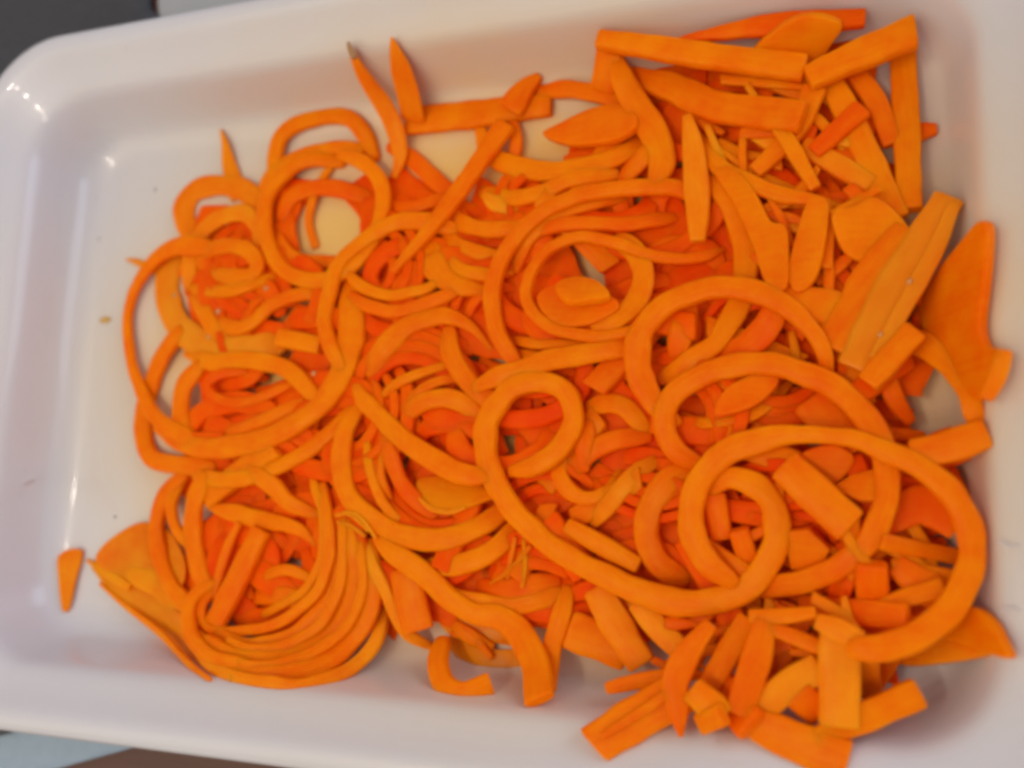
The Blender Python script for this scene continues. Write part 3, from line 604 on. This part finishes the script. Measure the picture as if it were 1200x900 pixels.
L_('dark broken piece under the rectangle inside the double ring', [(920, 620), (950, 616), (975, 640), (965, 662), (930, 664)], t=2.6)
K('rectangular cut stick lying inside the double ring', [(920, 546), (996, 616)], 42, t=3.8, c1=.05, m='flesh', dz=.6)
# --- small loops between centre and right
N('dark loop in the middle right of the centre', [(688, 476), (712, 472), (738, 480), (757, 504)], 24, t=3.2)
N('dark band crossing the small middle hollow', [(672, 552), (692, 530), (722, 516), (758, 510)], 24, t=3.2, m='mid')
N('dark strip at the left of the small middle hollow', [(690, 492), (684, 520), (682, 548)], 22, t=3, m='mid')
N('small hook with a frayed yellow tip in the middle', [(658, 530, 20), (656, 556, 20), (668, 576, 20), (690, 584, 17), (712, 574, 13), (726, 548, 8)], t=3)
N('pale ended band leaning down beside the frayed hook', [(766, 540, 22), (744, 556, 24), (722, 582, 24), (694, 612, 22)], t=3.2, m='pale')
N('left band of the double ring at lower right', [(806, 548), (782, 566), (764, 594), (758, 626), (770, 656), (800, 682)], 31, t=4)
K('stick end peeking out beside the long sweeping noodle', [(666, 616, 18), (700, 636, 24), (748, 662, 22)], t=3.6, m='flesh')
V_('first thin fibre in the dark pit below the centre', [(604, 630), (598, 660), (594, 690)], 6, t=1.4)
V_('second thin fibre crossing the dark pit below the centre', [(622, 640), (600, 666), (576, 684)], 6, t=1.4)
V_('third upright fibre in the dark pit below the centre', [(614, 624), (616, 660), (612, 688)], 6, t=1.4)
N('wide dark strip closing the pit below the centre', [(560, 688), (600, 690), (650, 680)], 26, t=3, m='mid')
# --- lower left coil
L_('thin see-through peel at the left end of the lower left coil', [(120, 660), (128, 640), (148, 622), (174, 612), (204, 626), (222, 664), (214, 690), (176, 680), (146, 676)], t=1.2, m='wet', wav=1.5, bend=1.5)
N('broad limp peel sloping down to the foot of the lower left coil', [(112, 664, 14), (140, 682, 34), (172, 706, 42), (206, 738, 42), (240, 772, 36), (268, 796, 20)], t=1.4, m='wet', stiff=5)
N('second limp peel lying along the broad one at the lower left', [(132, 668, 12), (165, 676, 26), (198, 696, 30), (232, 730, 28), (262, 770, 22)], t=1.4, m='pale', stiff=5)
V_('pointed tail of the limp peel reaching left towards the lone chip', [(102, 656, 3), (114, 664, 9), (132, 676, 12), (152, 688, 10)], t=1.2, m='pale', e0='round')
V_('thin rim thread edging the limp peel at the lower left', [(118, 684, 4), (150, 712, 7), (190, 744, 8), (224, 780, 8), (246, 796, 5)], t=1.6, m='pale')
for lab_, q_, w_ in (('innermost low arc deep in the lower left coil, upper', [(262, 640), (290, 628), (325, 632), (348, 650)], 18), ('innermost low arc deep in the lower left coil, right', [(352, 640), (362, 672), (350, 704), (322, 722)], 20),
        ('innermost low arc deep in the lower left coil, bottom', [(250, 690), (272, 716), (305, 722), (338, 712)], 20), ('flat low band closing the floor of the lower left coil', [(256, 652), (290, 660), (330, 690), (350, 716)], 34), ('flat low band along the left floor of the lower left coil', [(262, 628), (258, 670), (278, 706), (300, 736)], 36)):
    N(lab_, q_, w_, t=2.4, m='deep')
N('outermost left arc of the lower left coil', [(212, 556), (192, 584), (184, 620), (190, 660), (208, 694), (236, 722), (262, 736)], 21, t=3.6)
N('upright band just inside the outer arc of the lower left coil', [(236, 556), (228, 592), (228, 636), (238, 676), (258, 706)], 25, t=3.6)
N('inner hook beside the small gap of the lower left coil', [(208, 566), (202, 592), (206, 620), (222, 644)], 14, t=3)
N('lowest outer arc round the bottom of the lower left coil', [(228, 762), (262, 788), (312, 801), (362, 802), (408, 786), (440, 752), (448, 712)], 17, t=3.2, m='pale')
N('wide arc second from the bottom of the lower left coil', [(224, 742), (256, 774), (304, 790), (355, 786), (400, 764), (430, 724), (438, 676), (428, 636)], 24, t=3.6)
N('third arc from the bottom of the lower left coil', [(238, 752), (275, 772), (322, 774), (366, 758), (398, 726), (414, 684), (410, 640), (402, 612)], 24, t=3.6)
N('short inner arc low in the lower left coil', [(296, 700), (325, 696), (352, 704), (368, 718)], 22, t=3.2, m='mid')
N('faint horizontal arc inside the lower left coil', [(305, 676), (335, 668), (366, 680)], 14, t=3)
N('wavy band crossing the top of the lower left coil', [(286, 548, 22), (316, 566, 22), (342, 590, 20), (374, 606, 14)], t=3)
N('long flat wedge running right across the lower left coil', [(242, 592, 12), (280, 602, 22), (322, 612, 20), (352, 622, 14), (368, 640, 8)], t=3)
N('fourth arc from the bottom of the lower left coil, thick at its foot', [(250, 742), (292, 758), (340, 746), (378, 712), (394, 664), (392, 620)], 20, t=3.4)
N('slim inner strand of the lower left coil, next to its long wedge', [(364, 560), (378, 596), (380, 640), (366, 680), (338, 706), (302, 722)], 12, t=2.6)
N('slim strand between the third and fourth arcs of the lower left coil', [(398, 600), (403, 640), (398, 688), (376, 730), (340, 754), (296, 762), (262, 752)], 13, t=2.6)
N('slim strand between the second and third arcs of the lower left coil', [(418, 626), (426, 672), (416, 718), (386, 752), (344, 774), (296, 780), (258, 768)], 13, t=2.6)
V_('narrow strip left of the short stick in the lower left coil', [(280, 614, 8), (268, 640, 12), (256, 680, 12), (252, 700, 10)], t=2.4)
K('short stick standing in the lower left coil', [(306, 622, 26), (280, 676, 28), (252, 732, 28)], t=3.6, dz=.6)
N('slender hoop on top of the lower left coil', [(374, 568, 20), (384, 604, 14), (388, 644, 14), (376, 686, 14), (348, 716, 14), (308, 736, 13), (266, 740, 12), (240, 730, 11), (238, 706, 11), (256, 684, 10)], t=2.8, stiff=14)
N('short wide curl at the left foot of the lower left coil', [(252, 682, 12), (230, 698, 16), (220, 726, 18), (228, 752, 18), (252, 770, 16), (290, 780, 14)], t=3)
# --- bottom middle
K('wide upright strip at the bottom left of centre', [(476, 668), (482, 705), (490, 738)], 40, t=3)
N('wet ribbon lying behind the bottom hooks, upper one', [(516, 728, 20), (546, 736, 28), (580, 740, 28), (612, 752, 24)], t=1.6, m='wet')
N('wet ribbon lying behind the bottom hooks, lower one', [(528, 752, 22), (560, 770, 28), (596, 776, 28), (622, 764, 22)], t=1.6, m='wet')
V_('thin crooked strand over the wet ribbons behind the bottom hooks', [(530, 742, 8), (556, 748, 12), (576, 770, 8)], t=2)
N('slanting strand crossing above the bottom hooks', [(524, 724, 16), (548, 742, 18), (572, 758, 14)], t=2.6)
N('flat band joining the hooks at the bottom centre', [(505, 690), (548, 704), (600, 710), (655, 694)], 24, t=3)
N('thin strand running down to the bottom gap', [(428, 640, 16), (446, 680, 16), (462, 716, 16), (480, 744, 15), (506, 760, 10)], t=3, m='pale')
N('c-shaped hook lying on the bottom border of the tray', [(516, 752, 26), (513, 778, 26), (522, 802, 27), (544, 812, 27), (574, 802, 30)], t=4.2, e1='cut', rough=.4)
N('short band right of the bottom hook, pointing down', [(664, 690, 24), (656, 730, 24), (646, 770, 24), (640, 808, 24)], t=3.4, e1='cut')
N('thick hook curving over and ending flat at the bottom', [(440, 630, 18), (470, 654, 26), (502, 676, 28), (528, 702, 26), (554, 717, 26), (584, 724, 30), (610, 742, 34), (626, 774, 35), (632, 820, 36)], t=4, e1='cut', rough=.4)
V_('first frayed pale thread left of centre', [(394, 604, 5), (408, 602, 5), (420, 610, 5), (432, 622, 5)], t=1.3, m='pale')
V_('second frayed pale thread left of centre', [(396, 612, 5), (412, 616, 5), (428, 628, 5)], t=1.3, m='pale')
V_('third frayed pale thread curling left of centre', [(404, 600, 4), (418, 603, 4), (428, 612, 4), (440, 630, 4)], t=1.2, m='pale')
# --- bottom right pile
splinters([(680, 690), (1060, 700), (1060, 790), (1000, 840), (850, 830), (770, 800)], 30, 'thin carrot splinter wedged among the sticks at the bottom right', 6)
K('flat block at the left of the bottom right pile', [(668, 738), (735, 764)], 46, t=3.4)
K('long slab lying at the very bottom of the right pile', [(868, 838, 34), (930, 868, 44), (992, 892, 48)], t=3.4)
K('thick ridged stick pointing down left at the bottom', [(698, 872, 44), (745, 842, 48), (800, 810, 48)], t=5.2, c0=.2)
V_('ridge strip along the top of the thick ridged stick', [(706, 862, 8), (745, 838, 12), (790, 808, 12)], t=2)
K('pale sloping strip at the upper left of the bottom right pile', [(700, 690, 34), (722, 730, 40), (752, 778, 34)], t=3.4, m='pale')
K('pale strip running down right beside it', [(748, 706, 26), (772, 736, 30), (800, 764, 26)], t=3.2, m='pale')
K('small horizontal stick left of the pointed strip at the bottom', [(713, 806, 14), (745, 799, 18), (784, 792, 18)], t=3)
K('lower dark wedge of the bottom right pile', [(840, 800), (880, 850)], 40, t=3.4, m='mid')
K('leftmost upright strip of the fan at the bottom right', [(876, 726, 24), (856, 760, 28), (832, 804, 26)], t=3.4)
K('pointed upright strip at the left of the bottom fan', [(832, 732, 16), (806, 766, 28), (792, 798, 30), (795, 830, 24), (798, 862, 6)], t=3.4, e1='round')
K('tall strip right of the middle in the bottom fan', [(898, 726, 28), (884, 780, 34), (866, 836, 30)], t=3.6)
K('small block leaning at the foot of the bottom fan', [(812, 808, 30), (830, 824, 36), (846, 840, 32)], t=4)
K('tiny cube ended piece under the leaning block', [(822, 848), (846, 838)], 24, t=3)
K('bent pale piece right of the bottom fan', [(892, 834, 30), (920, 806, 34), (960, 782, 36)], t=3.6, m='pale')
K('dark wedge under the bent pale piece', [(935, 812, 36), (960, 836, 34)], t=3, m='mid')
L_('left leaf of the pointed pair at the lower right corner', [(1050, 752), (1085, 740), (1125, 748), (1165, 766), (1150, 772), (1110, 778), (1060, 780)], t=2.4, m='pale')
L_('long pointed leaf reaching to the lower right corner', [(1092, 742), (1120, 716), (1150, 712), (1172, 728), (1184, 750), (1192, 772), (1165, 766), (1128, 752)], t=2.4, m='flesh')
K('short upright stub right of the bright pale stick', [(1016, 764), (1020, 812)], 26, t=3.4)
K('long stick slanting up right along the bottom border', [(958, 866, 24), (1010, 842, 32), (1076, 812, 34)], t=4)
K('fine strip just left of the bright pale stick top', [(902, 736, 14), (930, 746, 18), (968, 762, 16)], t=3)
K('slim strip lying above the bottom fan', [(880, 722, 16), (920, 722, 18), (954, 718, 14)], t=3)
K('bright pale upright stick in the bottom right pile', [(984, 738, 44), (984, 790, 46), (984, 850, 42)], t=4.6, m='pale', dz=.8)
K('broken cap piece on top of the bright pale stick', [(958, 728, 18), (982, 738, 26), (1008, 750, 22)], t=3, m='pale')
# --- top rings, right
N('straight-ish band crossing the centre towards the tall ring', [(552, 456, 16), (590, 440, 24), (640, 424, 26), (690, 413, 26), (742, 404, 24)], t=3.4)
N('tall ring at the right of the centre, open at the bottom', [(972, 448, 14), (968, 418, 18), (950, 386, 22), (920, 358, 25), (880, 341, 26), (840, 337, 26), (802, 346, 27), (770, 366, 28), (750, 396, 30), (748, 430, 32), (762, 464, 28), (790, 494, 22)], t=4, stiff=13)
N('middle ring of the right-hand spiral', [(820, 544, 22), (795, 530, 24), (779, 506, 26), (780, 478, 26), (800, 452, 27), (835, 435, 27), (875, 428, 27), (918, 430, 28), (960, 444, 29), (998, 470, 30), (1026, 506, 30), (1040, 550, 29), (1036, 596, 28), (1014, 638, 28), (975, 668, 28), (930, 684, 28), (880, 690, 24)], t=4.2, stiff=14, dz=0.4)
N('longest noodle: small loop in the centre sweeping right into a ring', [(598, 552, 20), (628, 545, 24), (656, 525, 26), (672, 494, 25), (666, 464, 25), (642, 449, 25), (610, 451, 26), (584, 470, 28), (570, 502, 28), (572, 540, 28), (588, 578, 27), (618, 616, 26), (660, 648, 26), (710, 676, 28), (760, 697, 32), (812, 707, 32), (858, 698, 31), (892, 672, 31), (910, 634, 31), (908, 598, 31), (888, 570, 29), (856, 560, 26), (832, 574, 24)], t=4.4, stiff=18, rev=False)
N('thick noodle falling from the centre left into the middle ring', [(412, 448, 16), (434, 475, 22), (468, 510, 24), (508, 540, 26), (545, 556, 25), (578, 560, 18)], t=3.6, stiff=14, dz=-.8)
N('biggest ring of the heap, sweeping round the lower right', [(858, 682, 24), (828, 658, 28), (811, 624, 29), (812, 586, 29), (830, 550, 30), (862, 525, 31), (902, 513, 28), (945, 509, 20), (990, 513, 20), (1035, 527, 24), (1080, 549, 28), (1116, 580, 30), (1137, 622, 31), (1136, 668, 32), (1114, 712, 33), (1076, 744, 33), (1038, 758, 32), (1000, 762, 30)], t=4.4, stiff=15, dz=2.2)

# ------------------------------------------------------------------ small loose things, scratches and scuffs on the tray
L_('small tapered chip lying alone at the lower left', [(70, 655), (78, 646), (88, 643), (98, 645), (97, 658), (90, 682), (83, 713), (77, 716), (74, 706), (71, 680)], t=1.6, m='pale', wav=.3)
def crumb(name, label, cat, x, y, r, material, flat=0.5, st=(1, 1)):
    bm = bmesh.new(); bmesh.ops.create_icosphere(bm, subdivisions=2, radius=1)
    sd = x * .1
    for v in bm.verts:
        k = 1 + 0.45 * noise.noise(v.co * 1.7 + Vector((sd, y, 0))); v.co = Vector((v.co.x * k * r * st[0], v.co.y * k * r * st[1], v.co.z * k * r * flat))
    me = bpy.data.meshes.new(name); bm.to_mesh(me); bm.free(); me.materials.append(material)
    p0 = at(x, y, 0); h = float(tray_h(p0[0], p0[1])); p0 = at(x, y, h)
    o = bpy.data.objects.new(name, me); COL.objects.link(o); o.location = (p0[0], p0[1], float(tray_h(p0[0], p0[1])) + r * flat * .4); tag(o, label, cat); return o
crumb('carrot_crumb', 'tiny yellowish carrot crumb lying alone on the white tray floor at left', 'crumb', 124, 375, 0.0015, M['crumb_yellow'], .45, (1.5, .8))
crumb('food_speck', 'tiny grey speck above the yellow crumb on the tray floor', 'speck', 115, 280, 0.0004, M['speck_brown'], .25)
crumb('food_speck', 'tiny dark speck on the tray floor left of the lower coil', 'speck', 135, 606, 0.0005, M['speck_brown'], .25)
crumb('food_speck', 'faint speck above the upper left folded curl on the tray', 'speck', 182, 222, 0.0005, M['speck_brown'], .25)
crumb('food_speck', 'dark speck on the upper tray wall above the top centre', 'speck', 569, 87, 0.0005, M['speck_brown'], .3)
def scratch(label, pts):
    o = piece('scratch_line', label, 'fibre', pts, 2.2, t=.25, m='thin_line_grey', stiff=2, e0='round', e1='round'); PIECES.remove(o); return o  # scratches and scuffs of the tray laid on as thin grey lines
scratch('faint grey scratch on the left inner wall of the tray', [(28, 567), (44, 562), (62, 554)])
scratch('short faint scuff on the right border of the tray, upper of two', [(1172, 634), (1182, 640), (1194, 639)])
scratch('short faint scuff on the right border of the tray, lower of two', [(1174, 716), (1184, 712), (1196, 716)])
def drop(label, x, y, r, dzz=0.0):
    d = ray(x, y); dv = Vector(d).normalized(); bpy.context.view_layer.update()
    hit, loc, no, ix, ob, mw = sc.ray_cast(bpy.context.evaluated_depsgraph_get(), Vector(CAM), dv)
    if not hit: return
    bm = bmesh.new(); bmesh.ops.create_uvsphere(bm, u_segments=16, v_segments=10, radius=1)
    for v in bm.verts: v.co = Vector((v.co.x * r, v.co.y * r * .8, v.co.z * r * .55))
    me = bpy.data.meshes.new('water_droplet'); bm.to_mesh(me); bm.free(); me.materials.append(M['water']); me.polygons.foreach_set('use_smooth', [True] * len(me.polygons))
    o = bpy.data.objects.new('water_droplet', me); COL.objects.link(o); o.location = loc + no * r * .15
    o.rotation_euler = no.to_track_quat('Z', 'Y').to_euler(); tag(o, label, 'water droplet', 'water droplets on the wet carrot')
bpy.context.view_layer.update()
for i, (x, y, r, lb) in enumerate([(205, 346, .0009, 'droplet on the left edge of the wet upper left band'), (245, 394, .0010, 'droplet at the bottom of the wet upper left band'), (256, 365, .0011, 'droplet in the middle of the wet upper left band'),
        (290, 352, .0008, 'lower droplet of the pair right of the sideways coil'), (312, 338, .0009, 'upper droplet of the pair right of the sideways coil'), (368, 438, .0010, 'droplet in the gap right of the long left arch'),
        (1066, 330, .0009, 'upper droplet on the broad pale slab at right'), (1032, 392, .0008, 'lower droplet on the broad pale slab at right')]): drop(lb, x, y, r)

# buried pieces that show nowhere are not kept
bpy.context.view_layer.update(); dg = bpy.context.evaluated_depsgraph_get(); seen = {}
for yy in range(4, 900, 5):
    for xx in range(4, 1200, 5):
        h_, lo_, no_, ix_, ob_, mw_ = sc.ray_cast(dg, Vector(CAM), Vector(ray(xx, yy)).normalized())
        if h_: seen[ob_.name] = seen.get(ob_.name, 0) + 1
gone = [o for o in FILL if seen.get(o.name, 0) < 2]
for o in [o for o in PIECES if o not in FILL and seen.get(o.name, 0) < 2]: print('HIDDEN', o['label'], seen.get(o.name, 0))
for o in gone: bpy.data.objects.remove(o, do_unlink=True)
print('pieces', len(PIECES), 'fillers removed', len(gone), 'max height mm', H.max() * 1000, 'pctl', np.percentile(H[250:600, 150:420], [50, 90, 99]) * 1000)
